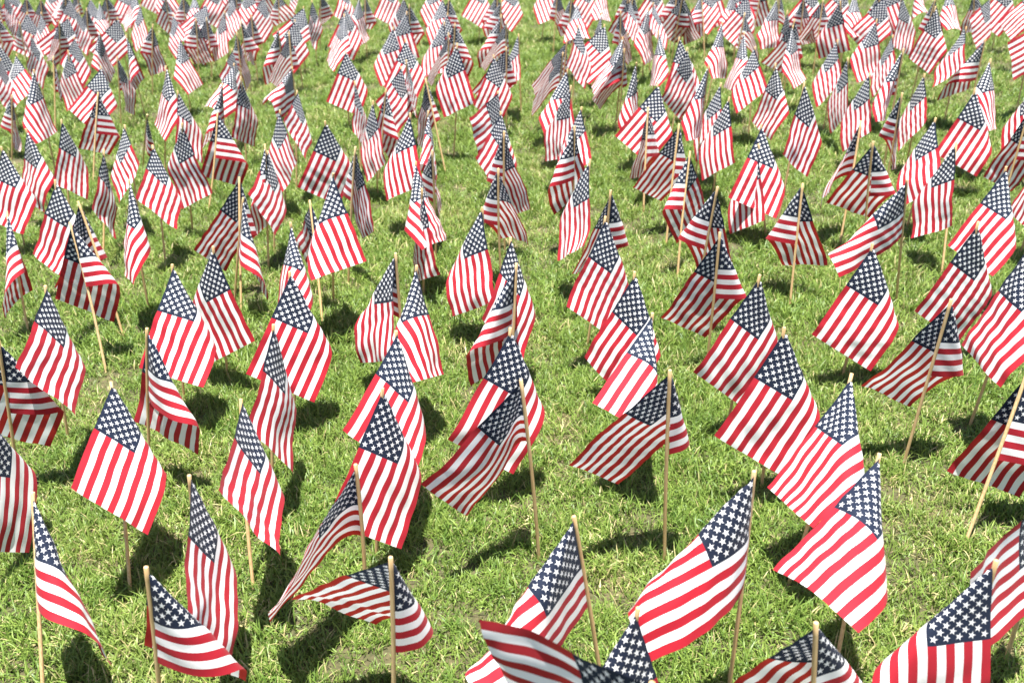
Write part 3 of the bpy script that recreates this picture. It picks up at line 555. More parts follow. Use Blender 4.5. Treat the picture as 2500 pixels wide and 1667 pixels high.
    (2.957, 5.597, 3.047, 5.641, 0.660, -0.006, 0.601, -3.014, 0.116, -0.424, -0.180, 'dark flag with black star field cut by the right photo edge, upper part'),
    (1.819, 3.366, 1.908, 3.365, 0.780, -1.197, 0.747, 3.001, 0.188, 0.348, 0.072, 'large pale pink striped flag cut by the right photo edge'),
    (0.208, 2.089, 0.136, 2.089, 0.620, -2.138, 1.133, 2.998, 0.156, -0.018, 0.011, 'flag at the bottom centre with round dowel leaning right beside compressed stars'),
    (0.095, 1.299, 0.215, 1.283, 0.860, -0.233, 0.178, -3.001, 0.139, -0.311, 0.121, 'blurred flag at the bottom edge with stripes blown to the left, centre'),
    (0.177, 1.781, 0.262, 1.781, 0.580, -2.702, 0.633, -3.012, 0.148, -0.117, -0.060, 'flag at the bottom edge with star field and stick tip before a wide striped flag'),
    (1.078, 1.813, 1.116, 1.834, 0.620, 3.134, 0.732, -2.986, 0.107, 0.018, -0.230, 'large blurred flag in the lower right corner with vertical stripes below its stars'),
    (-2.471, 5.185, -2.407, 5.217, 0.660, -0.044, 0.591, 3.010, 0.153, 0.379, 0.194, 'dark starred flag at the left behind two crossing leaning sticks, red stripes slanting left'),
    (-2.804, 7.588, -2.558, 7.245, 0.507, -1.192, 0.489, -3.009, 0.082, -0.322, -0.083, 'thin flag folded on its stick between two dark starred flags, upper left'),
    (-2.347, 7.266, -2.321, 7.291, 0.660, 1.346, 0.413, 2.937, 0.141, 0.191, 0.087, 'flag draped left, stick hidden behind, eighteen percent across, eighteen percent down the photo'),
    (-2.121, 7.492, -2.035, 7.450, 0.660, -1.594, 0.566, 3.007, 0.134, 0.361, 0.008, 'flag draped left, stick showing in front, twenty-one percent across, seventeen percent down the photo'),
    (-1.437, 4.853, -1.382, 5.070, 0.666, 0.828, 0.524, -3.005, 0.185, -0.325, -0.085, 'rear one of two slim flags on near parallel sticks, left of centre'),
    (-1.485, 4.901, -1.334, 4.901, 0.608, -1.368, 0.679, -3.006, 0.140, -0.296, -0.085, 'front one of two slim flags on near parallel sticks, left of centre'),
    (-1.064, 7.257, -1.038, 7.295, 0.660, 1.491, 0.353, 2.991, 0.081, 0.244, 0.078, 'flag draped left, stick hidden behind, thirty-five percent across, seventeen percent down the photo'),
    (-0.418, 7.044, -0.519, 7.180, 0.678, 1.067, 0.538, -3.005, 0.164, -0.399, -0.141, 'flag whose stick leans far right down to bare grass, beside the centre lane'),
    (-0.008, 6.197, 0.004, 6.181, 0.660, 0.360, 0.220, 2.841, 0.193, 0.202, -0.058, 'flag draped left, stick hidden behind, forty-nine percent across, twenty-two percent down the photo'),
    (-0.090, 6.743, -0.006, 6.737, 0.660, -0.130, 0.090, 2.874, 0.197, 0.204, -0.006, 'flag draped left, stick hidden behind, forty-eight percent across, eighteen percent down the photo'),
    (0.433, 6.196, 0.511, 6.195, 0.660, 2.333, 0.294, -2.939, 0.193, -0.045, 0.040, 'flag draped right, stick hidden behind, fifty-six percent across, twenty-one percent down the photo'),
    (0.431, 7.334, 0.505, 7.319, 0.660, -2.586, 0.801, -2.968, 0.209, -0.044, -0.004, 'flag draped right, stick hidden behind, fifty-five percent across, fifteen percent down the photo'),
    (0.467, 8.057, 0.554, 8.026, 0.740, 0.895, 0.430, -3.003, 0.205, -0.305, -0.072, 'flag draped right, stick showing in front, fifty-four percent across, ten percent down the photo'),
    (0.701, 10.619, 0.794, 10.630, 0.690, 2.561, 0.597, 2.998, 0.176, 0.408, 0.074, 'flag draped left, stick showing in front, fifty-six percent across, three percent down the photo'),
    (0.616, 11.165, 0.687, 11.183, 0.690, 2.347, 0.577, 3.003, 0.181, 0.419, 0.075, 'flag draped left, stick showing in front, fifty-five percent across, two percent down the photo'),
    (0.523, 11.956, 0.663, 12.040, 0.690, 2.916, 0.509, -2.995, 0.166, -0.064, 0.002, 'flag draped right, stick hidden behind, fifty-three percent across, one percent down the photo'),
    (0.835, 8.865, 0.946, 8.922, 0.690, -0.129, 0.439, 3.008, 0.171, 0.226, 0.035, 'flag draped left, stick hidden behind, fifty-eight percent across, eight percent down the photo'),
    (0.927, 7.965, 0.992, 8.022, 0.740, -1.406, 0.701, 2.903, 0.232, 0.190, 0.027, 'flag draped left, stick hidden behind, sixty percent across, ten percent down the photo'),
    (1.317, 10.608, 1.422, 10.605, 0.690, 0.084, 0.554, -3.006, 0.169, -0.330, -0.082, 'flag draped right, stick showing in front, sixty-two percent across, two percent down the photo'),
    (1.377, 8.136, 1.464, 8.159, 0.690, 0.327, 0.646, 3.005, 0.164, 0.224, 0.053, 'flag draped left, stick hidden behind, sixty-seven percent across, ten percent down the photo'),
    (1.831, 10.825, 1.919, 10.872, 0.690, 2.868, 0.594, 2.999, 0.168, 0.440, 0.085, 'flag draped left, stick showing in front, sixty-six percent across, two percent down the photo'),
    (1.845, 10.343, 1.890, 10.347, 0.690, 2.365, 0.563, 3.005, 0.185, 0.421, 0.079, 'flag draped left, stick showing in front, sixty-seven percent across, three percent down the photo'),
    (2.142, 10.446, 2.101, 10.552, 0.683, -2.097, 0.643, 3.003, 0.154, 0.426, 0.138, 'flag draped left, stick showing in front, sixty-eight percent across, two percent down the photo'),
    (1.772, 10.353, 1.869, 10.298, 0.690, -0.084, 0.539, -3.007, 0.165, -0.327, -0.099, 'flag draped right, stick showing in front, sixty-six percent across, three percent down the photo'),
    (2.225, 10.975, 2.296, 11.045, 0.690, 0.026, 0.492, 3.003, 0.165, 0.222, 0.028, 'flag draped left, stick hidden behind, sixty-nine percent across, two percent down the photo'),
    (2.300, 11.213, 2.396, 11.170, 0.690, 2.760, 0.512, -2.998, 0.166, -0.053, -0.002, 'flag draped right, stick hidden behind, sixty-nine percent across, one percent down the photo'),
    (2.381, 10.233, 2.491, 10.212, 0.690, -0.020, 0.485, 2.999, 0.165, 0.223, 0.048, 'flag draped left, stick hidden behind, seventy-three percent across, three percent down the photo'),
    (1.944, 8.206, 2.000, 8.232, 0.690, -1.263, 0.809, 3.008, 0.186, 0.245, 0.074, 'flag draped left, stick hidden behind, seventy-two percent across, nine percent down the photo'),
    (2.442, 8.686, 2.534, 8.687, 0.690, 0.018, 0.589, -3.006, 0.171, -0.327, -0.094, 'flag draped right, stick showing in front, seventy-seven percent across, seven percent down the photo'),
    (2.928, 9.867, 2.945, 9.853, 0.690, 2.288, 0.619, 3.000, 0.176, 0.420, 0.069, 'flag draped left, stick showing in front, seventy-eight percent across, three percent down the photo'),
    (2.785, 10.220, 2.819, 10.233, 0.690, 1.543, 0.574, 3.003, 0.180, 0.423, 0.084, 'flag draped left, stick showing in front, seventy-six percent across, two percent down the photo'),
    (3.394, 9.950, 3.477, 9.987, 0.690, -2.349, 0.805, -2.878, 0.222, -0.007, 0.022, 'flag draped right, stick hidden behind, eighty-three percent across, two percent down the photo'),
    (3.651, 10.037, 3.755, 10.025, 0.690, 2.351, 0.563, 2.999, 0.183, 0.425, 0.073, 'flag draped left, stick showing in front, eighty-six percent across, two percent down the photo'),
    (3.633, 9.695, 3.635, 9.656, 0.690, -0.407, 0.430, 3.003, 0.179, 0.224, 0.024, 'flag draped left, stick hidden behind, eighty-six percent across, three percent down the photo'),
    (4.224, 10.420, 4.249, 10.431, 0.690, -2.009, 1.125, -2.991, 0.171, -0.049, -0.017, 'flag draped right, stick hidden behind, ninety percent across, one percent down the photo'),
    (3.944, 9.430, 4.023, 9.412, 0.690, 2.032, 0.574, 3.004, 0.183, 0.431, 0.077, 'flag draped left, stick showing in front, ninety-one percent across, three percent down the photo'),
    (4.895, 10.380, 4.814, 10.380, 0.571, 0.125, 0.712, -3.001, 0.204, -0.297, -0.062, 'flag draped right, stick showing in front, ninety-five percent across, two percent down the photo'),
    (4.403, 9.263, 4.444, 9.260, 0.690, -0.237, 0.176, 2.801, 0.206, 0.170, -0.041, 'flag draped left, stick hidden behind, ninety-six percent across, three percent down the photo'),
    (4.819, 9.280, 4.906, 9.306, 0.780, -1.129, 0.522, 2.989, 0.221, 0.203, 0.050, 'flag draped left, stick hidden behind, ninety-nine percent across, three percent down the photo'),
    (4.164, 7.904, 4.195, 7.907, 0.690, -0.867, 0.080, 2.467, 0.236, 0.192, 0.102, 'flag draped left, stick hidden behind, ninety-nine percent across, eight percent down the photo'),
    (-6.243, 13.220, -6.238, 13.242, 0.690, 1.202, 0.512, -3.005, 0.185, -0.327, -0.099, 'flag draped right, stick showing in front, zero percent across, two percent down the photo'),
    (-5.253, 11.587, -5.175, 11.598, 0.690, 0.662, 0.493, 2.996, 0.165, 0.226, 0.022, 'flag draped left, stick hidden behind, three percent across, five percent down the photo'),
    (-5.524, 11.536, -5.491, 11.531, 0.690, 0.391, 0.512, -3.003, 0.160, -0.339, -0.103, 'flag draped right, stick showing in front, one percent across, five percent down the photo'),
    (-5.030, 10.938, -4.957, 10.880, 0.690, 2.598, 0.989, 3.006, 0.166, 0.571, 0.136, 'flag draped left, stick showing in front, two percent across, six percent down the photo'),
    (-5.866, 13.035, -5.796, 13.082, 0.690, 0.762, 0.545, -3.006, 0.177, -0.327, -0.095, 'flag draped right, stick showing in front, three percent across, two percent down the photo'),
    (-5.579, 12.793, -5.507, 12.804, 0.690, 0.948, 0.570, -3.005, 0.167, -0.320, -0.089, 'flag draped right, stick showing in front, four percent across, two percent down the photo'),
    (-5.609, 13.700, -5.515, 13.717, 0.690, -1.135, 0.946, 2.596, 0.208, 0.132, -0.005, 'flag draped left, stick hidden behind, six percent across, one percent down the photo'),
    (-5.361, 12.957, -5.261, 12.957, 0.690, -2.837, 0.594, 3.005, 0.167, 0.442, 0.078, 'flag draped left, stick showing in front, six percent across, two percent down the photo'),
    (-3.966, 9.728, -3.960, 9.719, 0.690, 0.740, 0.194, 2.946, 0.183, -0.089, 0.011, 'flag draped left, stick hidden behind, eight percent across, nine percent down the photo'),
    (-4.579, 11.145, -4.524, 11.082, 0.690, 0.052, 0.302, 2.999, 0.172, 0.251, 0.035, 'flag draped left, stick hidden behind, six percent across, six percent down the photo'),
    (-4.842, 12.529, -4.816, 12.556, 0.690, 0.615, 0.493, 3.005, 0.164, 0.223, 0.029, 'flag draped left, stick hidden behind, nine percent across, three percent down the photo'),
    (-4.644, 11.656, -4.540, 11.676, 0.690, 0.746, 0.545, -3.005, 0.175, -0.315, -0.093, 'flag draped right, stick showing in front, nine percent across, four percent down the photo'),
    (-3.288, 8.361, -3.250, 8.369, 0.660, -0.052, 0.436, 3.006, 0.188, 0.231, 0.017, 'flag draped left, stick hidden behind, ten percent across, fourteen percent down the photo'),
    (-4.754, 12.778, -4.691, 12.749, 0.690, 0.400, 0.566, -3.004, 0.167, -0.335, -0.081, 'flag draped right, stick showing in front, eleven percent across, two percent down the photo'),
    (-4.515, 13.101, -4.451, 13.124, 0.690, -0.749, 0.574, 3.002, 0.197, 0.252, 0.098, 'flag draped left, stick hidden behind, thirteen percent across, two percent down the photo'),
    (-3.954, 10.889, -3.920, 10.835, 0.690, 0.213, 0.332, 3.010, 0.160, 0.241, 0.042, 'flag draped left, stick hidden behind, eleven percent across, six percent down the photo'),
    (-3.882, 12.324, -3.839, 12.304, 0.690, -0.734, 0.401, -3.015, 0.100, -0.368, -0.202, 'flag draped right, stick showing in front, sixteen percent across, two percent down the photo'),
    (-4.749, 14.661, -4.690, 14.641, 0.690, 0.565, 0.487, 3.006, 0.167, 0.223, 0.025, 'flag draped left, stick hidden behind, fifteen percent across, one percent down the photo'),
    (-4.326, 9.147, -4.270, 9.154, 0.660, -2.448, 0.512, -2.025, 0.221, -0.033, -0.002, 'flag draped right, stick hidden behind, two percent across, twelve percent down the photo'),
    (-3.399, 7.405, -3.308, 7.290, 0.860, -2.126, 0.825, -3.004, 0.199, -0.492, -0.156, 'flag draped right, stick hidden behind, three percent across, fifteen percent down the photo'),
    (-4.039, 8.087, -3.895, 8.087, 0.525, 2.842, 0.645, 3.022, 0.168, 0.736, 0.298, 'flag draped left, stick showing in front, one percent across, eighteen percent down the photo'),
    (-4.353, 9.010, -4.336, 8.971, 0.660, 0.624, 0.080, 2.935, 0.135, 0.200, -0.065, 'flag draped left, stick hidden behind, one percent across, twelve percent down the photo'),
    (-4.649, 9.590, -4.603, 9.570, 0.690, 0.688, 0.489, 3.006, 0.165, 0.220, 0.026, 'flag draped left, stick hidden behind, one percent across, ten percent down the photo'),
    (-3.964, 8.824, -3.873, 8.976, 0.655, 1.048, 0.087, 2.984, 0.121, 0.174, -0.018, 'flag draped left, stick hidden behind, six percent across, eleven percent down the photo'),
    (-3.712, 12.349, -3.650, 12.369, 0.690, -2.947, 0.541, 3.005, 0.183, 0.444, 0.083, 'flag draped left, stick showing in front, eighteen percent across, two percent down the photo'),
    (-3.420, 10.816, -3.335, 10.830, 0.690, -3.108, 0.123, -2.955, 0.189, -0.058, 0.030, 'flag draped right, stick hidden behind, seventeen percent across, five percent down the photo'),
    (-3.109, 10.485, -3.014, 10.495, 0.690, 3.021, 0.627, 2.999, 0.172, 0.407, 0.075, 'flag draped left, stick showing in front, nineteen percent across, six percent down the photo'),
    (-3.028, 10.709, -2.967, 10.709, 0.662, 0.643, 0.513, -3.006, 0.176, -0.336, -0.095, 'flag draped right, stick showing in front, twenty percent across, six percent down the photo'),
    (-3.261, 11.515, -3.170, 11.533, 0.690, -0.360, 0.372, 2.996, 0.203, 0.214, 0.022, 'flag draped left, stick hidden behind, twenty percent across, four percent down the photo'),
    (-3.049, 12.149, -3.024, 12.141, 0.690, 2.628, 0.379, -2.929, 0.189, -0.045, 0.041, 'flag draped right, stick hidden behind, twenty-three percent across, two percent down the photo'),
    (-3.644, 13.371, -3.534, 13.337, 0.690, 0.498, 0.489, 2.998, 0.166, 0.222, 0.025, 'flag draped left, stick hidden behind, twenty-one percent across, one percent down the photo'),
    (-3.182, 12.799, -3.130, 12.804, 0.690, 0.499, 0.489, -3.006, 0.179, -0.341, -0.097, 'flag draped right, stick showing in front, twenty-three percent across, one percent down the photo'),
    (-2.340, 8.874, -2.278, 8.839, 0.660, 0.524, 0.142, 2.887, 0.179, 0.218, -0.055, 'flag draped left, stick hidden behind, twenty-three percent across, eleven percent down the photo'),
    (-2.510, 10.550, -2.466, 10.548, 0.690, 0.906, 0.582, -3.003, 0.172, -0.327, -0.096, 'flag draped right, stick showing in front, twenty-five percent across, five percent down the photo'),
    (-2.758, 11.946, -2.616, 11.927, 0.690, 0.551, 0.376, 2.840, 0.219, 0.197, 0.002, 'flag draped left, stick hidden behind, twenty-six percent across, two percent down the photo'),
    (-2.066, 9.630, -2.020, 9.621, 0.690, -1.882, 0.617, 3.009, 0.116, 0.440, 0.122, 'flag draped left, stick showing in front, twenty-seven percent across, eight percent down the photo'),
    (-1.965, 10.107, -1.944, 10.081, 0.690, 0.195, 0.393, 3.009, 0.164, 0.218, 0.031, 'flag draped left, stick hidden behind, twenty-nine percent across, seven percent down the photo'),
    (-2.079, 10.941, -1.997, 10.928, 0.690, -0.204, 0.380, 3.001, 0.188, 0.235, 0.038, 'flag draped left, stick hidden behind, twenty-nine percent across, four percent down the photo'),
    (-2.080, 12.037, -1.972, 11.952, 0.690, 0.940, 0.861, -3.004, 0.122, -0.255, -0.081, 'flag draped right, stick showing in front, thirty-two percent across, one percent down the photo'),
    (-1.895, 12.658, -1.811, 12.659, 0.690, 0.765, 0.456, 2.865, 0.188, 0.202, -0.017, 'flag draped left, stick hidden behind, thirty-four percent across, one percent down the photo'),
    (-1.567, 10.766, -1.543, 10.773, 0.690, 0.319, 0.507, 3.000, 0.171, 0.219, 0.044, 'flag draped left, stick hidden behind, thirty-four percent across, four percent down the photo'),
    (-1.430, 9.375, -1.361, 9.395, 0.820, -0.889, 0.665, 3.005, 0.213, 0.239, 0.078, 'flag draped left, stick hidden behind, thirty-three percent across, six percent down the photo'),
    (-1.302, 8.510, -1.259, 8.507, 0.660, 0.340, 0.548, 3.005, 0.164, 0.227, 0.044, 'flag draped left, stick hidden behind, thirty-four percent across, twelve percent down the photo'),
    (-2.919, 9.440, -2.877, 9.406, 0.690, -1.973, 0.747, -3.002, 0.190, -0.112, -0.051, 'flag draped right, stick hidden behind, eighteen percent across, nine percent down the photo'),
    (-1.468, 11.455, -1.413, 11.490, 0.690, 0.988, 0.867, -3.004, 0.196, -0.230, -0.086, 'flag draped right, stick showing in front, thirty-six percent across, two percent down the photo'),
    (-0.913, 10.704, -0.872, 10.681, 0.690, 0.290, 0.645, -3.005, 0.230, -0.237, -0.083, 'flag draped right, stick showing in front, forty percent across, four percent down the photo'),
    (-1.005, 11.305, -0.962, 11.235, 0.690, 2.850, 0.541, -3.010, 0.096, -0.076, -0.004, 'flag draped right, stick hidden behind, thirty-nine percent across, three percent down the photo'),
    (-0.914, 10.208, -0.865, 10.227, 0.690, 3.107, 0.629, -3.002, 0.095, -0.079, -0.005, 'flag draped right, stick hidden behind, thirty-nine percent across, five percent down the photo'),
    (-0.982, 9.427, -0.926, 9.355, 0.690, -2.946, 0.645, -2.999, 0.203, -0.084, -0.014, 'flag draped right, stick hidden behind, thirty-eight percent across, eight percent down the photo'),
    (-0.784, 8.690, -0.773, 8.721, 0.690, 0.344, 0.493, 3.002, 0.166, 0.224, 0.017, 'flag draped left, stick hidden behind, forty percent across, ten percent down the photo'),
    (-0.758, 7.973, -0.712, 7.976, 0.660, 0.159, 0.219, 1.909, 0.081, -0.078, -0.201, 'flag draped left, stick hidden behind, forty percent across, thirteen percent down the photo'),
    (-0.813, 7.661, -0.735, 7.733, 0.660, 0.607, 0.303, 2.802, 0.145, 0.168, -0.094, 'flag draped left, stick hidden behind, thirty-nine percent across, fourteen percent down the photo'),
    (-0.446, 9.367, -0.365, 9.379, 0.690, -0.520, 0.565, -3.005, 0.168, -0.298, -0.089, 'flag draped right, stick showing in front, forty-five percent across, seven percent down the photo'),
    (-0.543, 9.991, -0.453, 9.991, 0.690, 3.004, 0.520, -3.002, 0.166, -0.057, 0.001, 'flag draped right, stick hidden behind, forty-three percent across, six percent down the photo'),
    (-0.561, 10.981, -0.536, 11.021, 0.690, -2.977, 0.659, -2.975, 0.189, -0.031, -0.012, 'flag draped right, stick hidden behind, forty-three percent across, three percent down the photo'),
    (-0.579, 10.975, -0.474, 10.999, 0.690, -0.005, 0.579, -3.006, 0.169, -0.321, -0.098, 'flag draped right, stick showing in front, forty-four percent across, three percent down the photo'),
    (-0.525, 9.521, -0.466, 9.477, 0.690, 2.515, 0.576, -2.969, 0.184, -0.050, -0.007, 'flag draped right, stick hidden behind, forty-three percent across, seven percent down the photo'),
    (-0.750, 12.187, -0.686, 12.217, 0.690, 3.009, 0.510, -2.992, 0.167, -0.059, -0.001, 'flag draped right, stick hidden behind, forty-two percent across, one percent down the photo'),
    (-0.203, 12.153, -0.161, 12.189, 0.690, 0.252, 0.492, 2.996, 0.165, 0.226, 0.023, 'flag draped left, stick hidden behind, forty-seven percent across, one percent down the photo'),
    (-0.047, 11.075, 0.041, 11.113, 0.690, 2.759, 0.646, 2.993, 0.164, 0.387, 0.069, 'flag draped left, stick showing in front, forty-eight percent across, two percent down the photo'),
    (-0.015, 9.688, 0.061, 9.726, 0.690, -2.236, 0.585, 2.995, 0.177, 0.374, 0.083, 'flag draped left, stick showing in front, forty-eight percent across, six percent down the photo'),
    (-0.026, 8.005, -0.027, 7.989, 0.660, 0.600, 0.412, 2.999, 0.142, 0.193, -0.026, 'flag draped left, stick hidden behind, forty-eight percent across, thirteen percent down the photo'),
    (0.043, 8.130, 0.077, 8.121, 0.690, 0.364, 0.449, -3.002, 0.178, -0.339, -0.101, 'flag draped right, stick showing in front, forty-nine percent across, eleven percent down the photo'),
    (0.184, 8.654, 0.191, 8.672, 0.690, 2.190, 0.426, -2.914, 0.189, -0.035, 0.045, 'flag draped right, stick hidden behind, fifty percent across, nine percent down the photo'),
    (3.408, 6.322, 3.458, 6.322, 0.660, 1.902, 0.452, -2.986, 0.167, -0.062, -0.011, 'flag draped right, stick hidden behind, ninety-nine percent across, eighteen percent down the photo'),
    (2.834, 5.061, 2.908, 5.071, 0.660, -1.391, 0.765, 3.007, 0.186, 0.241, 0.076, 'flag draped left, stick hidden behind, ninety-nine percent across, thirty percent down the photo'),
    (-5.346, 13.424, -5.304, 13.446, 0.690, 1.371, 0.530, -3.007, 0.184, -0.344, -0.090, 'flag draped right, stick showing in front, seven percent across, one percent down the photo'),
    (-5.195, 12.630, -5.104, 12.660, 0.690, 0.618, 0.495, 3.005, 0.166, 0.217, 0.026, 'flag draped left, stick hidden behind, seven percent across, three percent down the photo'),
    (-3.015, 12.739, -2.967, 12.742, 0.690, -3.077, 0.512, -2.996, 0.166, -0.061, 0.004, 'flag draped right, stick hidden behind, twenty-four percent across, two percent down the photo'),
    (-2.502, 12.802, -2.437, 12.831, 0.690, -3.080, 0.080, -2.933, 0.179, -0.061, 0.053, 'flag draped right, stick hidden behind, twenty-nine percent across, one percent down the photo'),
    (1.012, 11.791, 1.042, 11.815, 0.690, 0.152, 0.491, 2.993, 0.164, 0.222, 0.026, 'flag draped left, stick hidden behind, fifty-seven percent across, one percent down the photo'),
    (1.368, 10.992, 1.423, 10.999, 0.690, 2.638, 0.602, 3.006, 0.174, 0.402, 0.082, 'flag draped left, stick showing in front, sixty-one percent across, two percent down the photo'),
    (1.278, 10.209, 1.344, 10.291, 0.690, 0.666, 0.353, 2.794, 0.199, 0.204, -0.033, 'flag draped left, stick hidden behind, sixty-two percent across, three percent down the photo'),
    (1.731, 11.478, 1.768, 11.420, 0.690, 0.072, 0.495, 3.003, 0.166, 0.225, 0.019, 'flag draped left, stick hidden behind, sixty-four percent across, one percent down the photo'),
    (2.593, 11.126, 2.670, 11.160, 0.690, 2.728, 0.508, -2.998, 0.165, -0.061, 0.001, 'flag draped right, stick hidden behind, seventy-two percent across, one percent down the photo'),
    (2.753, 10.969, 2.835, 10.995, 0.690, 2.785, 0.596, 3.004, 0.167, 0.440, 0.076, 'flag draped left, stick showing in front, seventy-four percent across, one percent down the photo'),
    (3.214, 10.697, 3.285, 10.719, 0.690, -0.080, 0.490, 3.002, 0.165, 0.222, 0.021, 'flag draped left, stick hidden behind, seventy-nine percent across, two percent down the photo'),
    (3.457, 10.603, 3.573, 10.605, 0.690, -0.090, 0.492, 2.999, 0.165, 0.224, 0.030, 'flag draped left, stick hidden behind, eighty-two percent across, two percent down the photo'),
    (-6.488, 14.002, -6.373, 14.045, 0.690, 0.663, 0.493, 2.993, 0.164, 0.225, 0.024, 'flag draped left, stick hidden behind, two percent across, one percent down the photo'),
    (-5.959, 14.225, -5.912, 14.190, 0.690, -2.919, 0.518, -2.993, 0.165, -0.063, 0.007, 'flag draped right, stick hidden behind, five percent across, one percent down the photo'),
    (-4.836, 13.610, -4.767, 13.624, 0.690, 0.588, 0.495, 2.999, 0.165, 0.220, 0.022, 'flag draped left, stick hidden behind, twelve percent across, one percent down the photo'),
    (-4.337, 13.835, -4.301, 13.840, 0.690, -3.029, 0.513, -2.993, 0.166, -0.057, 0.003, 'flag draped right, stick hidden behind, sixteen percent across, one percent down the photo'),
    (-2.917, 13.143, -2.876, 13.155, 0.690, -3.024, 0.595, 3.003, 0.167, 0.434, 0.085, 'flag draped left, stick showing in front, twenty-six percent across, one percent down the photo'),
    (-3.503, 13.647, -3.474, 13.631, 0.690, -3.080, 0.509, -2.997, 0.165, -0.055, -0.001, 'flag draped right, stick hidden behind, twenty-two percent across, one percent down the photo'),
    (-1.261, 12.652, -1.271, 12.632, 0.690, 0.353, 0.490, 3.004, 0.165, 0.223, 0.029, 'flag draped left, stick hidden behind, thirty-eight percent across, one percent down the photo'),
    (0.123, 11.820, 0.212, 11.864, 0.690, 0.225, 0.491, 3.007, 0.164, 0.222, 0.022, 'flag draped left, stick hidden behind, fifty percent across, two percent down the photo'),
    (4.063, 10.546, 4.070, 10.502, 0.690, 2.581, 0.516, -2.994, 0.167, -0.062, -0.001, 'flag draped right, stick hidden behind, eighty-seven percent across, two percent down the photo'),
    (5.011, 10.211, 5.048, 10.204, 0.690, -0.224, 0.488, 3.000, 0.164, 0.219, 0.032, 'flag draped left, stick hidden behind, ninety-eight percent across, two percent down the photo'),
]
NU, NV = 36, 26
AL = np.linspace(0, math.pi / 2, 121)


def hanging_directions(p, yaw, phi, tau, w, k0, k1):
    t = np.array([math.cos(yaw), math.sin(yaw), 0.0])
    t = t - (t @ p) * p
    t /= np.linalg.norm(t)
    d = p.copy(); out = [d]; da = AL[1] - AL[0]
    for a in AL[:-1]:
        am = a + da / 2
        k = tau / (w * math.sqrt(2 * math.pi)) * math.exp(-0.5 * ((am - phi) / w) ** 2) + (k0 if am < phi else k1)
        d2 = d * math.cos(da) + t * math.sin(da)
        t2 = t * math.cos(da) - d * math.sin(da)
        t = t2 * math.cos(k * da) + np.cross(d2, t2) * math.sin(k * da)
        d = d2 / np.linalg.norm(d2)
        t = t - (t @ d) * d; t /= np.linalg.norm(t)
        out.append(d)
    return np.array(out)


cu, cv = np.meshgrid(np.linspace(0, 1, NU + 1), np.linspace(0, 1, NV + 1))      # cv runs down the hoist
FXm, FYm = cu * FLY, cv * HOIST
RAD = np.hypot(FXm, FYm); ANG = np.arctan2(FXm, np.maximum(FYm, 1e-9))
FACES = [(j * (NU + 1) + i, (j + 1) * (NU + 1) + i, (j + 1) * (NU + 1) + i + 1, j * (NU + 1) + i + 1)
         for j in range(NV) for i in range(NU)]
UVS = np.array([(cu.ravel()[k], 1 - cv.ravel()[k]) for f in FACES for k in f], 'f').ravel()
STICK_R = 0.0060


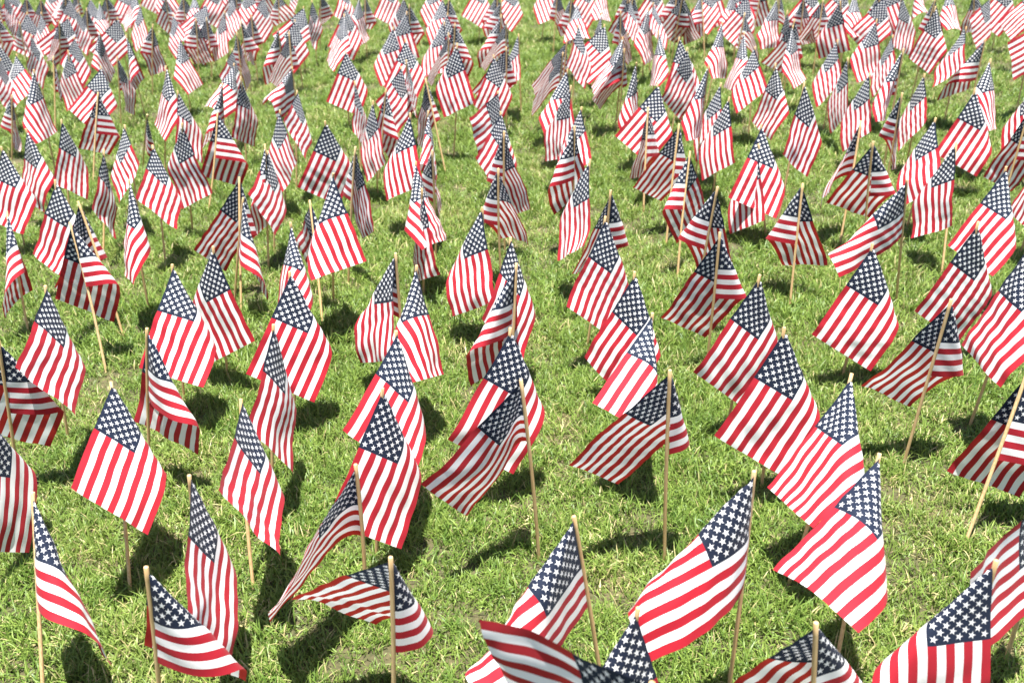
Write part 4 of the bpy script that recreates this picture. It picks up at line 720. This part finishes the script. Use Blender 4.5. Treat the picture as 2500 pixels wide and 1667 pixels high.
def make_flag(row, idx):
    bx, by, tx, ty, tz, yaw, phi, tau, w, k0, k1, label = row
    r = np.random.default_rng(1000 + idx)
    root = bpy.data.objects.new('stick_flag', None)
    root.empty_display_size = 0.1
    root.location = (bx, by, 0)
    col.objects.link(root)
    root['label'] = label; root['category'] = 'flag'; root['group'] = 'small flags planted in the lawn'
    base = np.zeros(3); top = np.array([tx - bx, ty - by, tz])
    L = np.linalg.norm(top); p = -top / L
    # dowel: twelve-sided, slightly bowed, with a softened upper rim
    ax = np.cross(p, [0, 1.0, 0]); ax /= np.linalg.norm(ax); ay = np.cross(p, ax)
    V, Fc = [], []
    bow = r.normal(0, 0.004, 2)
    rings = [(-0.05, 1.0), (0.0, 1.0), (0.2, 1.0), (0.4, 1.0), (0.6, 1.0), (0.8, 1.0), (0.94, 1.0), (L - 0.0012, 1.0), (L, 0.82)]
    n = 12
    for k, (s, rr) in enumerate(rings):
        s = s if k < 2 or k >= 7 else s * L
        f = max(s, 0) / L
        c = -p * s + (ax * bow[0] + ay * bow[1]) * math.sin(math.pi * f)
        for q in range(n):
            a = 2 * math.pi * q / n
            V.append(c + (ax * math.cos(a) + ay * math.sin(a)) * STICK_R * rr)
    for k in range(len(rings) - 1):
        for q in range(n):
            Fc.append((k * n + q, k * n + (q + 1) % n, (k + 1) * n + (q + 1) % n, (k + 1) * n + q))
    Fc.append(tuple(range((len(rings) - 1) * n, len(rings) * n)))
    st = mesh_obj('stick', V, Fc, WOOD, True)
    st.parent = root
    # cloth
    D = hanging_directions(p, yaw, phi, tau, w, k0, k1)
    dirs = np.stack([np.interp(ANG, AL, D[:, c]) for c in range(3)], -1)
    dirs /= np.linalg.norm(dirs, axis=-1, keepdims=True)
    t0 = np.array([math.cos(yaw), math.sin(yaw), 0.0])
    A = top + p * 0.012
    P = A + dirs * RAD[..., None]
    P = P + t0 * (STICK_R * 0.95)
    # soft flutter across the threads, growing away from the hoist
    du = np.gradient(P, axis=1); dv = np.gradient(P, axis=0)
    nrm = np.cross(du, dv); nrm /= np.maximum(np.linalg.norm(nrm, axis=-1, keepdims=True), 1e-9)
    nrm[0, 0] = nrm[1, 1]
    ph = r.uniform(0, 6.28, 6); fr = r.uniform(0.7, 1.35, 4); amp = r.uniform(0.5, 1.25, 4)
    grow = np.clip(FXm / FLY, 0, 1)
    wrk = 0.0011 * np.sin(r.uniform(70, 110) * (FXm * math.cos(ph[4]) + FYm * math.sin(ph[4])) + 3 * np.sin(FXm * 14 + ph[5])) * np.clip(RAD / 0.15, 0, 1)
    wob = (wrk + amp[0] * 0.0085 * np.sin(fr[0] * 9 * FXm / FLY * 0.9 + 2.2 * FYm / HOIST + ph[0]) * grow
           + amp[1] * 0.0045 * np.sin(fr[1] * 16 * FYm / HOIST * 0.6 + 4 * FXm / FLY + ph[1]) * grow ** 1.5
           + amp[2] * 0.0022 * np.sin(fr[2] * 26 * FXm / FLY - 7 * FYm / HOIST + ph[2]) * grow
           + amp[3] * 0.010 * np.sin(3.0 * ANG + ph[3]) * (RAD / 0.5) ** 2 * np.clip(ANG * 2.0, 0, 1))
    P = P + nrm * wob[..., None]
    # free edge sags and curls a little
    curl = np.clip((FXm / FLY - 0.72) / 0.28, 0, 1) ** 2
    P = P + nrm * (r.normal(0, 0.007) * curl * (0.4 + np.abs(FYm / HOIST - r.uniform(0, 1))))[..., None]
    P = P.reshape(-1, 3)
    cl = mesh_obj('cloth', P, FACES, CLOTH, True)
    lay = cl.data.uv_layers.new(name='print')
    lay.data.foreach_set('uv', UVS)
    cl.parent = root
    return root


for i, row in enumerate(FLAGS):
    make_flag(row, i)
